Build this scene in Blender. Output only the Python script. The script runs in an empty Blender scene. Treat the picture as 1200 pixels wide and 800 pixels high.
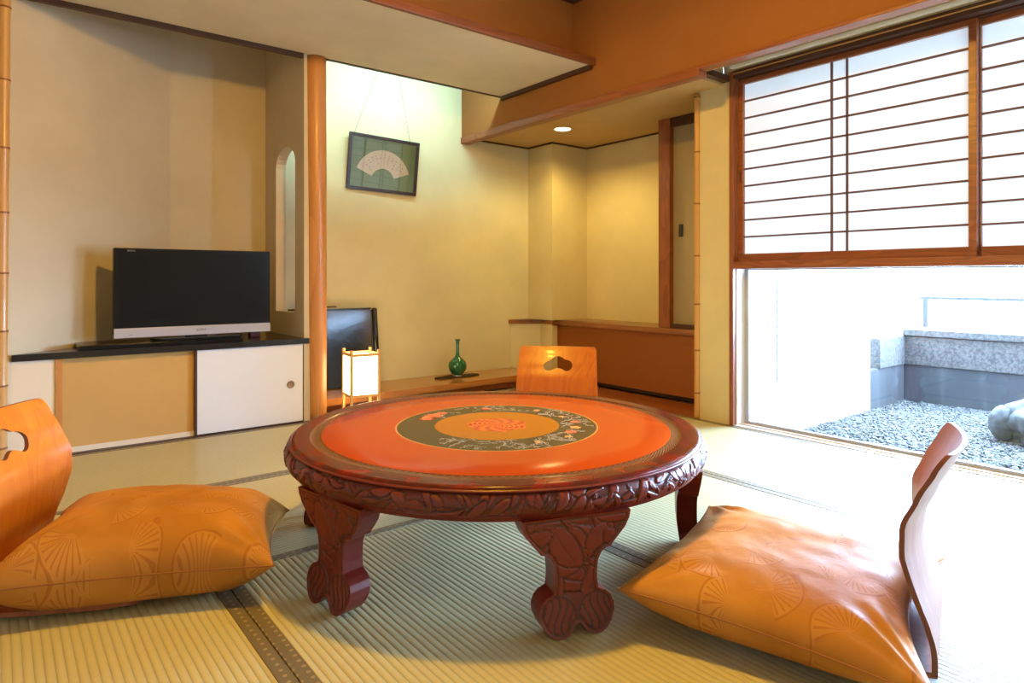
import bpy, bmesh, math, random
import numpy as np
from mathutils import Vector, Matrix, noise
from mathutils.geometry import delaunay_2d_cdt
SC = bpy.context.scene; COL = SC.collection
PI = math.pi
R = math.radians
random.seed(7)
H = .87                       # camera height in metres
AZ = math.atan(964/763.7)     # view azimuth from +X

# ------------------------------------------------------------------ objects
def tag(o, label=None, cat=None, group=None, kind=None):
    if label: o['label'] = label
    if cat: o['category'] = cat
    if group: o['group'] = group
    if kind: o['kind'] = kind
    return o
def thing(name, label, cat, loc=(0,0,0), rz=0, group=None):
    o = bpy.data.objects.new(name, None); COL.objects.link(o)
    o.empty_display_size = .05
    o.location = loc; o.rotation_euler = (0,0,rz)
    return tag(o, label, cat, group)
def obj(name, bm, mat, parent=None, smooth=False, label=None, auto=None):
    me = bpy.data.meshes.new(name)
    bmesh.ops.recalc_face_normals(bm, faces=bm.faces)
    bm.to_mesh(me); bm.free()
    if mat is not None:
        for m in (mat if isinstance(mat,(list,tuple)) else [mat]): me.materials.append(m)
    if smooth or auto:
        me.polygons.foreach_set('use_smooth', [True]*len(me.polygons))
        if auto: me.set_sharp_from_angle(angle=R(auto))
    o = bpy.data.objects.new(name, me); COL.objects.link(o)
    if parent: o.parent = parent
    if label: o['label'] = label
    return o
def struct(name, bm, mat, parent=None, **k):
    o = obj(name, bm, mat, parent, **k)
    if parent is None: o['kind'] = 'structure'
    return o
def sthing(name, loc=(0,0,0)):
    o = bpy.data.objects.new(name, None); COL.objects.link(o); o.location = loc; o['kind'] = 'structure'; o.empty_display_size=.05
    return o
def copy_tree(o, parent=None):
    c = o.copy(); COL.objects.link(c)
    if parent: c.parent = parent
    for ch in [x for x in o.children]: copy_tree(ch, c)
    return c

# ------------------------------------------------------------------ mesh helpers
def BM(): return bmesh.new()
def box(bm, x0,x1,y0,y1,z0,z1, bev=0, seg=2):
    r = bmesh.ops.create_cube(bm, size=1)
    vs = r['verts']
    for v in vs:
        v.co = Vector(((x0+x1)/2+v.co.x*(x1-x0),(y0+y1)/2+v.co.y*(y1-y0),(z0+z1)/2+v.co.z*(z1-z0)))
    if bev:
        es = list({e for v in vs for e in v.link_edges})
        bmesh.ops.bevel(bm, geom=es, offset=bev, segments=seg, affect='EDGES', profile=.5)
    return bm
def bx(*a, **k): return box(BM(), *a, **k)
def prism(bm, pts, z0, z1, bev=0):
    lo = [bm.verts.new((x,y,z0)) for x,y in pts]; hi = [bm.verts.new((x,y,z1)) for x,y in pts]
    bm.faces.new(lo[::-1]); bm.faces.new(hi); n=len(pts)
    for i in range(n): bm.faces.new((lo[i],lo[(i+1)%n],hi[(i+1)%n],hi[i]))
    if bev: bmesh.ops.bevel(bm, geom=list(bm.edges), offset=bev, segments=2, affect='EDGES')
    return bm
def lathe(bm, prof, n=64, c=(0,0,0), cap=True):
    rings=[]
    for r,z in prof:
        if r<1e-5: rings.append([bm.verts.new((c[0],c[1],c[2]+z))])
        else: rings.append([bm.verts.new((c[0]+r*math.cos(2*PI*k/n),c[1]+r*math.sin(2*PI*k/n),c[2]+z)) for k in range(n)])
    for a,b in zip(rings,rings[1:]):
        for k in range(n):
            k2=(k+1)%n
            if len(a)==1 and len(b)==1: continue
            if len(a)==1: bm.faces.new((a[0],b[k],b[k2]))
            elif len(b)==1: bm.faces.new((a[k],a[k2],b[0]))
            else: bm.faces.new((a[k],a[k2],b[k2],b[k]))
    if cap:
        for rg in (rings[0],rings[-1]):
            if len(rg)>2: bm.faces.new(rg)
    return bm
def tube(bm, pts, r, n=8, rads=None):
    pts=[Vector(p) for p in pts]; rings=[]
    for i,p in enumerate(pts):
        t=(pts[min(i+1,len(pts)-1)]-pts[max(i-1,0)]).normalized()
        a=Vector((0,0,1)) if abs(t.z)<.9 else Vector((1,0,0))
        u=t.cross(a).normalized(); w=t.cross(u)
        rr=rads[i] if rads else r
        rings.append([bm.verts.new(p+rr*(math.cos(2*PI*k/n)*u+math.sin(2*PI*k/n)*w)) for k in range(n)])
    for a,b in zip(rings,rings[1:]):
        for k in range(n): bm.faces.new((a[k],a[(k+1)%n],b[(k+1)%n],b[k]))
    bm.faces.new(rings[0]); bm.faces.new(rings[-1])
    return bm
def inside(p, poly):
    x,y=p; c=False; n=len(poly)
    for i in range(n):
        x1,y1=poly[i]; x2,y2=poly[(i+1)%n]
        if (y1>y)!=(y2>y) and x < (x2-x1)*(y-y1)/(y2-y1)+x1: c=not c
    return c
def smooth_poly(pts, n=4):
    """closed Catmull-Rom"""
    out=[]; m=len(pts)
    for i in range(m):
        p0,p1,p2,p3=[Vector(pts[(i+k-1)%m]) for k in range(4)]
        for j in range(n):
            t=j/n
            out.append(tuple(.5*((2*p1)+(-p0+p2)*t+(2*p0-5*p1+4*p2-p3)*t*t+(-p0+3*p1-3*p2+p3)*t**3)))
    return out
def resample(poly, step, closed=True):
    out=[]; m=len(poly)
    for i in range(m if closed else m-1):
        a=Vector(poly[i]); b=Vector(poly[(i+1)%m]); L=(b-a).length; k=max(1,int(L/step))
        for j in range(k): out.append(tuple(a+(b-a)*j/k))
    return out
def sheet(bm, outline, hole, step, front, back, holes_step=None):
    """solid from a 2D outline (with optional hole); front/back map (u,v)->3D"""
    O=resample(outline, step); Hh=resample(hole, holes_step or step) if hole else []
    us=[p[0] for p in O]; vs=[p[1] for p in O]
    pts=list(O)+list(Hh)
    edges=[(i,(i+1)%len(O)) for i in range(len(O))]+[(len(O)+i,len(O)+(i+1)%len(Hh)) for i in range(len(Hh))]
    B=np.array(pts)
    nx=max(2,int((max(us)-min(us))/step)); ny=max(2,int((max(vs)-min(vs))/step))
    for i in range(1,nx):
        for j in range(1,ny):
            p=(min(us)+(max(us)-min(us))*i/nx, min(vs)+(max(vs)-min(vs))*j/ny)
            if not inside(p,outline) or (hole and inside(p,hole)): continue
            if np.min(np.hypot(B[:,0]-p[0],B[:,1]-p[1]))<step*.45: continue
            pts.append(p)
    r=delaunay_2d_cdt([Vector(p) for p in pts], edges, [], 0, 1e-6)
    V=[(v[0],v[1]) for v in r[0]]
    F=[]
    for f in r[2]:
        c=(sum(V[i][0] for i in f)/3, sum(V[i][1] for i in f)/3)
        if inside(c,outline) and not (hole and inside(c,hole)): F.append(f)
    fa=[bm.verts.new(front(*p)) for p in V]; ba=[bm.verts.new(back(*p)) for p in V]
    cnt={}
    for f in F:
        bm.faces.new([fa[i] for i in f]); bm.faces.new([ba[i] for i in reversed(f)])
        for k in range(3):
            e=(f[k],f[(k+1)%3]); cnt[tuple(sorted(e))]=cnt.get(tuple(sorted(e)),[])+[e]
    for k,e in cnt.items():
        if len(e)==1:
            a,b=e[0]; bm.faces.new((fa[b],fa[a],ba[a],ba[b]))
    bmesh.ops.delete(bm, geom=[v for v in bm.verts if not v.link_faces], context='VERTS')
    return bm, V

# ------------------------------------------------------------------ materials
def s2l(c):
    return tuple(((x/255)/12.92 if x/255<=.04045 else ((x/255+.055)/1.055)**2.4) for x in c)+(1,)
class NT:
    def __init__(s,name):
        s.m=bpy.data.materials.new(name); s.m.use_nodes=True; s.t=s.m.node_tree; s.n=s.t.nodes; s.l=s.t.links
        s.b=s.n['Principled BSDF']; s.out=s.n['Material Output']
    def new(s,typ,ins=None,**k):
        n=s.n.new(typ)
        for a,v in k.items(): setattr(n,a,v)
        for a,v in (ins or {}).items():
            if isinstance(v,bpy.types.NodeSocket): s.l.new(v,n.inputs[a])
            else: n.inputs[a].default_value=v
        return n
    def math(s,op,a,b=None,c=None,clamp=False):
        n=s.new('ShaderNodeMath',operation=op,use_clamp=clamp)
        for i,v in enumerate((a,b,c)):
            if v is None: continue
            if isinstance(v,bpy.types.NodeSocket): s.l.new(v,n.inputs[i])
            else: n.inputs[i].default_value=v
        return n.outputs[0]
    def mix(s,f,a,b,blend='MIX'):
        n=s.new('ShaderNodeMix',data_type='RGBA',blend_type=blend)
        for i,v in ((0,f),(6,a),(7,b)):
            if isinstance(v,bpy.types.NodeSocket): s.l.new(v,n.inputs[i])
            else: n.inputs[i].default_value=v
        return n.outputs[2]
    def coord(s,which='Object',scale=(1,1,1),rot=(0,0,0),loc=(0,0,0)):
        c=s.new('ShaderNodeTexCoord'); m=s.new('ShaderNodeMapping',{'Vector':c.outputs[which]})
        m.inputs['Scale'].default_value=scale; m.inputs['Rotation'].default_value=rot; m.inputs['Location'].default_value=loc
        return m.outputs[0]
    def noise(s,v,scale,detail=3,rough=.5,dist=0):
        n=s.new('ShaderNodeTexNoise',{'Vector':v,'Scale':scale,'Detail':detail,'Roughness':rough,'Distortion':dist}); return n.outputs['Fac']
    def ramp(s,f,stops,interp='LINEAR'):
        n=s.new('ShaderNodeValToRGB',{'Fac':f}); cr=n.color_ramp; cr.interpolation=interp
        while len(cr.elements)<len(stops): cr.elements.new(.5)
        for e,(p,c) in zip(cr.elements,stops): e.position=p; e.color=c if len(c)==4 else tuple(c)+(1,)
        return n.outputs[0]
    def bump(s,h,strength=.3,dist=.01,normal=None):
        n=s.new('ShaderNodeBump',{'Height':h,'Strength':strength,'Distance':dist})
        if normal is not None: s.l.new(normal,n.inputs['Normal'])
        s.l.new(n.outputs[0],s.b.inputs['Normal']); return n.outputs[0]
    def set(s,**k):
        for a,v in k.items():
            a=a.replace('_',' ')
            if isinstance(v,bpy.types.NodeSocket): s.l.new(v,s.b.inputs[a])
            else: s.b.inputs[a].default_value=v
        return s.m
def L(*c): return tuple(c)+(1,)
def plain(name,col,rough=.6,**k):
    t=NT(name); return t.set(Base_Color=col,Roughness=rough,**k)
def plaster(name,col,var=.06,rough=.92,bump=.15):
    t=NT(name); v=t.coord('Object')
    f=t.noise(v,1.6,4,.6); g=t.noise(v,320,3,.6)
    dark=tuple(c*(1-2.2*var) for c in col[:3])+(1,); lt=tuple(min(1,c*(1+var)) for c in col[:3])+(1,)
    c=t.mix(t.ramp(f,[(.3,L(0,0,0)),(.7,L(1,1,1))]),dark,lt)
    c2=t.mix(t.math('MULTIPLY',g,.22),c,dark)
    t.bump(g,bump,.002)
    return t.set(Base_Color=c2,Roughness=rough)
def wood(name,c1,c2,axis='Z',scale=1.0,rough=.38,ring=9,coat=0.0,str_=1.0):
    t=NT(name)
    st={'X':(.12,1,1),'Y':(1,.12,1),'Z':(1,1,.12)}[axis]
    v=t.coord('Object',scale=tuple(scale*s for s in st))
    big=t.noise(v,6,3,.5,1.2)
    rings=t.math('FRACT',t.math('MULTIPLY',big,ring))
    rr=t.ramp(rings,[(0,L(1,1,1)),(.55,L(.35,.35,.35)),(.9,L(0,0,0)),(1,L(1,1,1))])
    fine=t.noise(v,90,4,.7)
    f=t.math('ADD',t.math('MULTIPLY',rr,.6*str_),t.math('MULTIPLY',fine,.45))
    c=t.mix(f,c2,c1)
    t.bump(fine,.06,.002)
    return t.set(Base_Color=c,Roughness=rough,Coat_Weight=coat,Coat_Roughness=.12)

M={}
M['cream']=plaster('cream_plaster',L(.56,.47,.335))
M['cream_light']=plaster('pale_plaster',L(.66,.57,.33))
M['toko']=plaster('tokonoma_plaster',L(.66,.61,.42),bump=.08)
M['ochre']=plaster('ochre_plaster',L(.27,.10,.022))
M['ceil']=plaster('ceiling_paper',L(.74,.65,.47),bump=.05)
M['ceil2']=plaster('alcove_ceiling',L(.52,.34,.13),bump=.05)
M['trim']=wood('red_brown_trim',L(.20,.060,.016),L(.10,.026,.008),'X',rough=.5)
M['trimy']=wood('red_brown_trim_lengthwise',L(.30,.095,.034),L(.17,.045,.016),'Y')
M['trimz']=wood('red_brown_trim_upright',L(.30,.095,.034),L(.17,.045,.016),'Z')
M['lattice']=plain('dark_lattice_bar',L(.10,.035,.022),.6)
M['dark_trim']=plain('dark_stained_trim',L(.055,.018,.009),.5)
M['post']=wood('polished_cedar_post',L(.56,.25,.07),L(.42,.16,.038),'Z',scale=.8,rough=.38,ring=5,coat=.1)
M['bamboo']=wood('bamboo_skin',L(.62,.34,.11),L(.48,.24,.065),'Z',scale=2,rough=.35,ring=3,coat=.2,str_=.5)
M['bamboo_node']=plain('bamboo_joint',L(.22,.08,.02),.5)
M['shelfwood']=wood('tokonoma_board',L(.46,.20,.055),L(.34,.13,.03),'X',scale=.8,rough=.25,ring=5,coat=.4)
M['brownpanel']=wood('brown_panel',L(.30,.085,.006),L(.23,.060,.004),'Y',scale=.5,rough=.5,ring=3,str_=.4)
M['counterwood']=wood('counter_wood',L(.36,.14,.05),L(.20,.06,.02),'Y',scale=.8,rough=.3,ring=6,coat=.4)
M['floorwood']=wood('red_floor_board',L(.34,.09,.022),L(.2,.05,.012),'Y',scale=.8,rough=.3,ring=5,coat=.3)
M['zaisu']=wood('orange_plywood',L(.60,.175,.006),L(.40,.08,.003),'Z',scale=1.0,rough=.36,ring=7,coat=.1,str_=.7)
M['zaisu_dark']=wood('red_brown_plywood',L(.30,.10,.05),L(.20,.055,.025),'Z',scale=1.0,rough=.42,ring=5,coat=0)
M['ply_edge']=plain('plywood_edge',L(.16,.045,.018),.5)
M['black']=plain('black_lacquer',L(.012,.011,.012),.16,Coat_Weight=.6,Coat_Roughness=.05)
M['board_lacquer']=plain('reflective_black_lacquer',L(.014,.015,.02),.14,IOR=2.0,Coat_Weight=1.0,Coat_Roughness=.12)
M['counterblack']=plain('black_counter',L(.012,.010,.010),.22)
M['tvblack']=plain('glossy_black_plastic',L(.006,.006,.007),.2,Specular_IOR_Level=.2)
M['screen']=plain('television_panel',L(.006,.007,.008),.25,Specular_IOR_Level=.12)
M['silver']=plain('silver_plastic',L(.44,.42,.47),.38,Metallic=.15)
M['print']=plain('dark_print',L(.04,.04,.045),.5)
M['print_grey']=plain('grey_print',L(.30,.30,.31),.5)
M['ochre_door']=plaster('tan_fusuma',L(.56,.33,.105),bump=.05)
M['white_door']=plaster('white_fusuma',L(.72,.75,.84),var=.02,bump=.03)
M['pale_strip']=plain('pale_strip',L(.72,.62,.48),.6)
M['grey_door']=plaster('grey_fusuma',L(.36,.30,.20),bump=.05)
M['metal']=plain('dark_metal',L(.12,.08,.06),.35,Metallic=.8)
M['pull']=plain('bronze_pull',L(.28,.20,.14),.35,Metallic=.5)
M['alu']=plain('grey_aluminium',L(.36,.38,.42),.4)
M['white']=plain('white_paint',L(.8,.8,.78),.5)
M['woodpale']=wood('pale_lantern_wood',L(.78,.52,.26),L(.62,.38,.16),'Z',rough=.5,ring=3,str_=.4)

def m_bead():
    t=NT('pale_timber_sill'); v=t.coord('Object',scale=(1,.1,1))
    f=t.noise(v,30,3); return t.set(Base_Color=t.mix(f,L(.76,.72,.68),L(.84,.81,.78)),Roughness=.3)
M['sill']=m_bead()

def m_tatami(axis):
    t=NT('tatami_rush_'+axis)
    v=t.coord('Object')
    sep=t.new('ShaderNodeSeparateXYZ',{'Vector':v})
    ac,al=(sep.outputs[1],sep.outputs[0]) if axis=='X' else (sep.outputs[0],sep.outputs[1])
    w=t.math('SINE',t.math('MULTIPLY',ac,2*PI/.019))
    rib=t.math('POWER',t.math('ABSOLUTE',t.math('SINE',t.math('MULTIPLY',ac,PI/.019))),.55)
    # fine rushes run across the ribs
    st=t.new('ShaderNodeCombineXYZ',{'X':t.math('MULTIPLY',ac,1.0 if axis!='X' else 1.0),'Y':t.math('MULTIPLY',al,60.0)})
    n1=t.noise(st.outputs[0],6,3,.7)
    n2=t.noise(v,1.3,4,.6)
    c=t.mix(n1,L(.42,.385,.205),L(.63,.585,.335))
    c=t.mix(t.ramp(n2,[(.35,L(0,0,0)),(.7,L(1,1,1))]),c,t.mix(.5,c,L(.47,.39,.20)))
    c=t.mix(t.math('MULTIPLY',t.math('SUBTRACT',1,rib),.34,clamp=True),c,L(.10,.09,.06))
    hgt=t.math('ADD',rib,t.math('MULTIPLY',n1,.25))
    t.bump(hgt,.65,.003)
    return t.set(Base_Color=c,Roughness=.34,Specular_IOR_Level=.6)
M['tatX']=m_tatami('X'); M['tatY']=m_tatami('Y')
def m_heri():
    t=NT('woven_border_cloth'); v=t.coord('Object')
    vo=t.new('ShaderNodeTexVoronoi',{'Vector':v,'Scale':38.0,'Randomness':0.1},feature='F1',voronoi_dimensions='2D')
    d=t.math('LESS_THAN',vo.outputs['Distance'],.19)
    n=t.noise(v,500,2)
    c=t.mix(n,L(.11,.088,.05),L(.17,.138,.085))
    c=t.mix(t.math('MULTIPLY',d,.5),c,L(.50,.38,.20))
    t.bump(n,.3,.001)
    return t.set(Base_Color=c,Roughness=.42,Specular_IOR_Level=.7)
M['heri']=m_heri()

def m_cushion():
    t=NT('apricot_brocade'); v=t.coord('Object')
    flat=t.new('ShaderNodeVectorMath',{0:v,1:(1,1,0)},operation='MULTIPLY').outputs[0]
    vo=t.new('ShaderNodeTexVoronoi',{'Vector':flat,'Scale':7.6,'Randomness':.9},feature='F1')
    pos=vo.outputs['Position']; 
    df=t.new('ShaderNodeVectorMath',{0:flat,1:pos},operation='SUBTRACT')
    sp=t.new('ShaderNodeSeparateXYZ',{'Vector':df.outputs[0]})
    sc=t.new('ShaderNodeSeparateColor',{'Color':vo.outputs['Color']})
    ang=t.math('ARCTAN2',sp.outputs[1],sp.outputs[0])
    a2=t.math('ADD',ang,t.math('MULTIPLY',sc.outputs[0],6.28))
    rays=t.math('GREATER_THAN',t.math('SINE',t.math('MULTIPLY',ang,26.0)),.55)
    sector=t.math('GREATER_THAN',t.math('COSINE',a2),.25)
    d=t.new('ShaderNodeVectorMath',{0:df.outputs[0]},operation='LENGTH').outputs['Value']
    m1=t.math('MULTIPLY',t.math('GREATER_THAN',d,.022),t.math('LESS_THAN',d,.072))
    rays=t.math('MULTIPLY',t.math('MULTIPLY',rays,sector),m1)
    fan=t.math('MULTIPLY',sector,t.math('LESS_THAN',d,.078))
    ring=t.math('MULTIPLY',t.math('LESS_THAN',t.math('ABSOLUTE',t.math('SUBTRACT',d,.078)),.0022),sector)
    n=t.noise(v,5,3,.5,.5); nf=t.noise(v,700,2)
    c=t.mix(t.ramp(n,[(.4,L(0,0,0)),(.62,L(1,1,1))]),L(.37,.155,.024),L(.47,.21,.040))
    c=t.mix(t.math('MULTIPLY',fan,.22),c,L(.55,.28,.075))
    c=t.mix(t.math('MULTIPLY',t.math('MAXIMUM',rays,ring),.48),c,L(.25,.07,.012))
    h=t.math('ADD',t.math('MULTIPLY',fan,.5),t.math('MULTIPLY',nf,.15))
    h=t.math('SUBTRACT',h,t.math('MULTIPLY',rays,.4))
    wr=t.noise(v,9,3,.5,1.5)
    b1=t.new('ShaderNodeBump',{'Height':wr,'Strength':.12,'Distance':.02})
    t.bump(h,.3,.0018,b1.outputs[0])
    return t.set(Base_Color=c,Roughness=.55,Specular_IOR_Level=.16)
M['cushion']=m_cushion()
M['piping']=plain('rust_piping',L(.30,.10,.014),.6)

def m_groove():
    t=NT('carved_red_lacquer')
    a=t.new('ShaderNodeAttribute',attribute_name='groove')
    v=t.coord('Object'); n=t.noise(v,40,3,.6)
    c=t.mix(n,L(.125,.012,.007),L(.175,.021,.010))
    c=t.mix(a.outputs['Fac'],c,L(.022,.006,.005))
    return t.set(Base_Color=c,Roughness=.33,Specular_IOR_Level=.45)
M['carved']=m_groove()
def m_top():
    t=NT('lacquered_table_top')
    v=t.coord('Object'); sp=t.new('ShaderNodeSeparateXYZ',{'Vector':v})
    flat=t.new('ShaderNodeCombineXYZ',{'X':sp.outputs[0],'Y':sp.outputs[1]}).outputs[0]
    r=t.new('ShaderNodeVectorMath',{0:flat},operation='LENGTH').outputs['Value']
    ang=t.math('ARCTAN2',sp.outputs[1],sp.outputs[0])
    rn=t.math('DIVIDE',r,.70)
    K=lambda x:x/.70
    red=L(.40,.052,.004); amber=L(.36,.12,.003); olive=L(.058,.042,.018); brown=L(.085,.034,.016); deep=L(.17,.015,.007)
    base=t.ramp(rn,[(0,amber),(K(.206),olive),(K(.330),L(.5,.25,.07)),(K(.334),red),(K(.566),brown),(K(.598),deep)],'CONSTANT')
    # mottled brown and red outer band
    n=t.noise(v,13,4,.6,.6)
    mott=t.math('MULTIPLY',t.ramp(n,[(.40,L(0,0,0)),(.52,L(1,1,1))]),t.math('GREATER_THAN',r,.598))
    base=t.mix(t.math('MULTIPLY',mott,.8),base,L(.055,.018,.011))
    # carved key border
    kb=t.math('MULTIPLY',t.math('GREATER_THAN',r,.568),t.math('LESS_THAN',r,.597))
    teeth=t.math('GREATER_THAN',t.math('SINE',t.math('ADD',t.math('MULTIPLY',ang,170.0),t.math('MULTIPLY',r,900.0))),.2)
    base=t.mix(t.math('MULTIPLY',t.math('MULTIPLY',kb,teeth),.75),base,L(.26,.13,.06))
    # rosette in the middle
    pet=t.math('SINE',t.math('ADD',t.math('MULTIPLY',ang,9.0),t.math('MULTIPLY',r,120.0)))
    pr=t.math('SINE',t.math('MULTIPLY',r,230.0))
    ro=t.math('LESS_THAN',t.math('ADD',r,t.math('MULTIPLY',t.math('SINE',t.math('MULTIPLY',ang,7.0)),.006)),.098)
    rc=t.mix(t.math('GREATER_THAN',t.math('MULTIPLY',pet,pr),.1),L(.62,.13,.025),L(.34,.035,.014))
    base=t.mix(t.math('MULTIPLY',ro,.9),base,rc)
    # aged wear in the olive ring
    ov=t.math('MULTIPLY',t.math('GREATER_THAN',r,.206),t.math('LESS_THAN',r,.330))
    n3=t.noise(v,30,4,.6)
    base=t.mix(t.math('MULTIPLY',ov,t.ramp(n3,[(.5,L(0,0,0)),(.7,L(.6,.6,.6))])),base,L(.05,.045,.03))
    hb=t.math('MULTIPLY',kb,teeth)
    hb=t.math('ADD',hb,t.math('MULTIPLY',t.math('MULTIPLY',ro,t.math('MULTIPLY',pet,pr)),.6))
    t.bump(t.math('ADD',hb,t.math('MULTIPLY',t.noise(v,5,2),.15)),.25,.002)
    return t.set(Base_Color=base,Roughness=.2,Specular_IOR_Level=.16)
M['top']=m_top()
M['gilt']=plain('pale_gilt',L(.50,.44,.42),.35,Metallic=.2)
M['inlay_red']=plain('red_inlay',L(.55,.10,.035),.35)
M['inlay_orange']=plain('orange_inlay',L(.60,.28,.07),.35)

def m_paper(name,col,tr):
    t=NT(name)
    d=t.new('ShaderNodeBsdfDiffuse',{'Color':col}); tl=t.new('ShaderNodeBsdfTranslucent',{'Color':col})
    mx=t.new('ShaderNodeMixShader',{0:tr,1:d.outputs[0],2:tl.outputs[0]})
    t.l.new(mx.outputs[0],t.out.inputs['Surface']); return t.m
M['shoji']=m_paper('shoji_paper',L(.74,.72,.68),.35)
def m_glass(name='clear_glass',ior=1.45):
    t=NT(name)
    fr=t.new('ShaderNodeFresnel',{'IOR':ior}); tr=t.new('ShaderNodeBsdfTransparent'); gl=t.new('ShaderNodeBsdfGlossy',{'Roughness':.01})
    geo=t.new('ShaderNodeNewGeometry')
    mx=t.new('ShaderNodeMixShader',{0:fr.outputs[0],1:tr.outputs[0],2:gl.outputs[0]})
    t.l.new(mx.outputs[0],t.out.inputs['Surface']); return t.m
M['glass']=m_glass(); M['picture_glass']=m_glass('picture_glass',1.6)
def m_emit(name,col,s):
    t=NT(name); return t.set(Base_Color=col,Emission_Color=col,Emission_Strength=s)
M['lantern_paper']=m_emit('glowing_lantern_paper',L(1,.78,.46),13.0)
M['down']=m_emit('downlight_glow',L(1,.86,.48),14.0)
M['tube']=m_emit('fluorescent_glow',L(.86,1,.86),10.0)
M['bulb']=m_emit('bulb_glow',L(1,.72,.38),20.0)
def m_vase():
    t=NT('green_crackle_glaze'); v=t.coord('Object')
    vo=t.new('ShaderNodeTexVoronoi',{'Vector':v,'Scale':60.0},feature='DISTANCE_TO_EDGE')
    c=t.mix(t.math('LESS_THAN',vo.outputs['Distance'],.04),L(.012,.16,.085),L(.006,.05,.03))
    return t.set(Base_Color=c,Roughness=.15,Coat_Weight=.7,Coat_Roughness=.05)
M['vase']=m_vase()
M['mat_green']=plaster('green_picture_mat',L(.20,.37,.29),bump=.05)
M['fan_paper']=plain('pale_fan_paper',L(.78,.82,.88),.7)
M['frame']=plain('dark_frame',L(.028,.014,.016),.3)
M['wire']=plain('grey_wire',L(.10,.10,.10),.5)
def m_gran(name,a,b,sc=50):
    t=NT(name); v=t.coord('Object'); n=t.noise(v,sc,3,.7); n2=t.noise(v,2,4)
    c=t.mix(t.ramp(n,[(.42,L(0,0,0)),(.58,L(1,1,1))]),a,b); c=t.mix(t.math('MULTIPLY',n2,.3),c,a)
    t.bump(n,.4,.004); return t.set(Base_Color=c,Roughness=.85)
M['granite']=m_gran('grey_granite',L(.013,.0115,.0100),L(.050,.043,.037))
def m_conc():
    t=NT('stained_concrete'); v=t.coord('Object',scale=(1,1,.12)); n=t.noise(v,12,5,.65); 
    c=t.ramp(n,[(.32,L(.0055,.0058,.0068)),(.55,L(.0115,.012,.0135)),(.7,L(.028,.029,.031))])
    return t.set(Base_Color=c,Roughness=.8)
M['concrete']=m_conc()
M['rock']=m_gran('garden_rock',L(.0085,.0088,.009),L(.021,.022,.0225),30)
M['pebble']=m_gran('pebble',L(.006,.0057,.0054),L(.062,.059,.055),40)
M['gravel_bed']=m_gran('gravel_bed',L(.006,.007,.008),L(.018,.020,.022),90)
M['outwall']=plaster('white_rendered_wall',L(.80,.80,.80),var=.02)
M['rail']=plain('grey_rail',L(.016,.015,.014),.7)
M['maroon']=plain('maroon_card',L(.16,.012,.02),.4)
M['shade']=m_paper('washi_shade',L(.9,.82,.65),.35)

TUBE_W=22; PEND_W=390; WORLD=138.0; DOWN_W=68
# ================================================================== SETTING
FX0,FY0=-1.36,-1.0; WX=3.41; WY=3.88; CZ=2.70
b=BM(); prism(b,[(FX0-.1,FY0-.1),(WX+.13,FY0-.1),(WX+.13,2.40),(4.3,2.40),(4.3,4.7),(FX0-.1,4.7)],-.12,-.012)
struct('floor', b, M['sill'])
struct('ceiling', bx(FX0-.1,4.3,FY0-.1,4.75,CZ,CZ+.08), M['ceil'])
struct('wall_rear', bx(FX0-.1,WX+.15,FY0-.1,FY0,-.012,CZ), M['cream'])
struct('wall_side', bx(FX0-.1,FX0,FY0,4.7,-.012,CZ), M['cream'])
# TV-side wall left of the alcove and the slanted alcove back
b=BM(); prism(b,[(FX0,WY),(.045,WY),(.057,WY+.005),(.87,4.60),(.87,4.70),(FX0,4.70)],-.012,CZ)
struct('wall_left', b, M['cream'])
struct('wall_alcove_back', bx(.87,1.53,4.60,4.70,-.012,CZ), M['cream'])
# partition with the arched opening between the two alcoves
yc,zc=4.19,0
arch=[(4.03,.655),(4.385,.655),(4.385,1.60)]+[(4.2075+.1775*math.cos(a),1.60+.115*math.sin(a)) for a in [PI*k/12 for k in range(1,12)]]+[(4.03,1.60)]
b=BM(); sheet(b,[(WY-.0,-.012),(4.60,-.012),(4.60,CZ),(WY-.0,CZ)],arch,.12,lambda u,v:(1.465,u,v),lambda u,v:(1.53,u,v))
struct('wall_partition', b, M['cream'])
# tokonoma back wall (the picture hangs on it)
YP=4.423
struct('wall_tokonoma', bx(1.53,3.687,YP,YP+.1,-.012,CZ), M['toko'])
struct('wall_alcove_corner', bx(3.687,4.25,4.108,YP+.1,-.012,CZ), M['cream_light'])
struct('wall_right_alcove', bx(4.10,4.25,2.95,4.108,-.012,CZ), M['cream_light'])
# soffit slab over the alcove fronts and the ochre faces above
struct('ceiling_soffit', bx(FX0,2.98,2.935,3.87,2.228,2.262), M['ceil'])
struct('trim_1', bx(FX0,2.985,2.905,2.935,2.218,2.268,bev=.008), M['trim'])
struct('trim_2', bx(1.60,2.98,3.87,3.89,2.222,2.245), M['dark_trim'])
struct('trim_3', bx(FX0,1.455,3.862,3.885,2.20,2.228), M['dark_trim'])
struct('trim_4', bx(2.955,2.98,2.935,3.87,2.2,2.228), M['dark_trim'])
struct('wall_above_soffit', bx(FX0,2.98,3.11,3.16,2.262,CZ), M['ochre'])
struct('wall_above_window', bx(2.98,3.08,FY0,YP,2.015,CZ), M['ochre'])
struct('trim_5', bx(2.968,3.045,2.13,YP,1.965,2.015,bev=.004), M['trimy'])
struct('trim_11', bx(2.968,3.045,FY0,2.13,1.998,2.015,bev=.003), M['trimy'])
struct('gap_shade_strip', bx(3.16,WX,2.225,2.268,2.035,2.07), M['dark_trim'])  # dark strip standing in for the shaded gap at the pocket end
struct('trim_6', bx(FX0,2.98,3.085,3.11,CZ-.03,CZ), M['dark_trim'])
struct('trim_7', bx(2.955,2.98,FY0,3.085,CZ-.03,CZ), M['dark_trim'])
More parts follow.
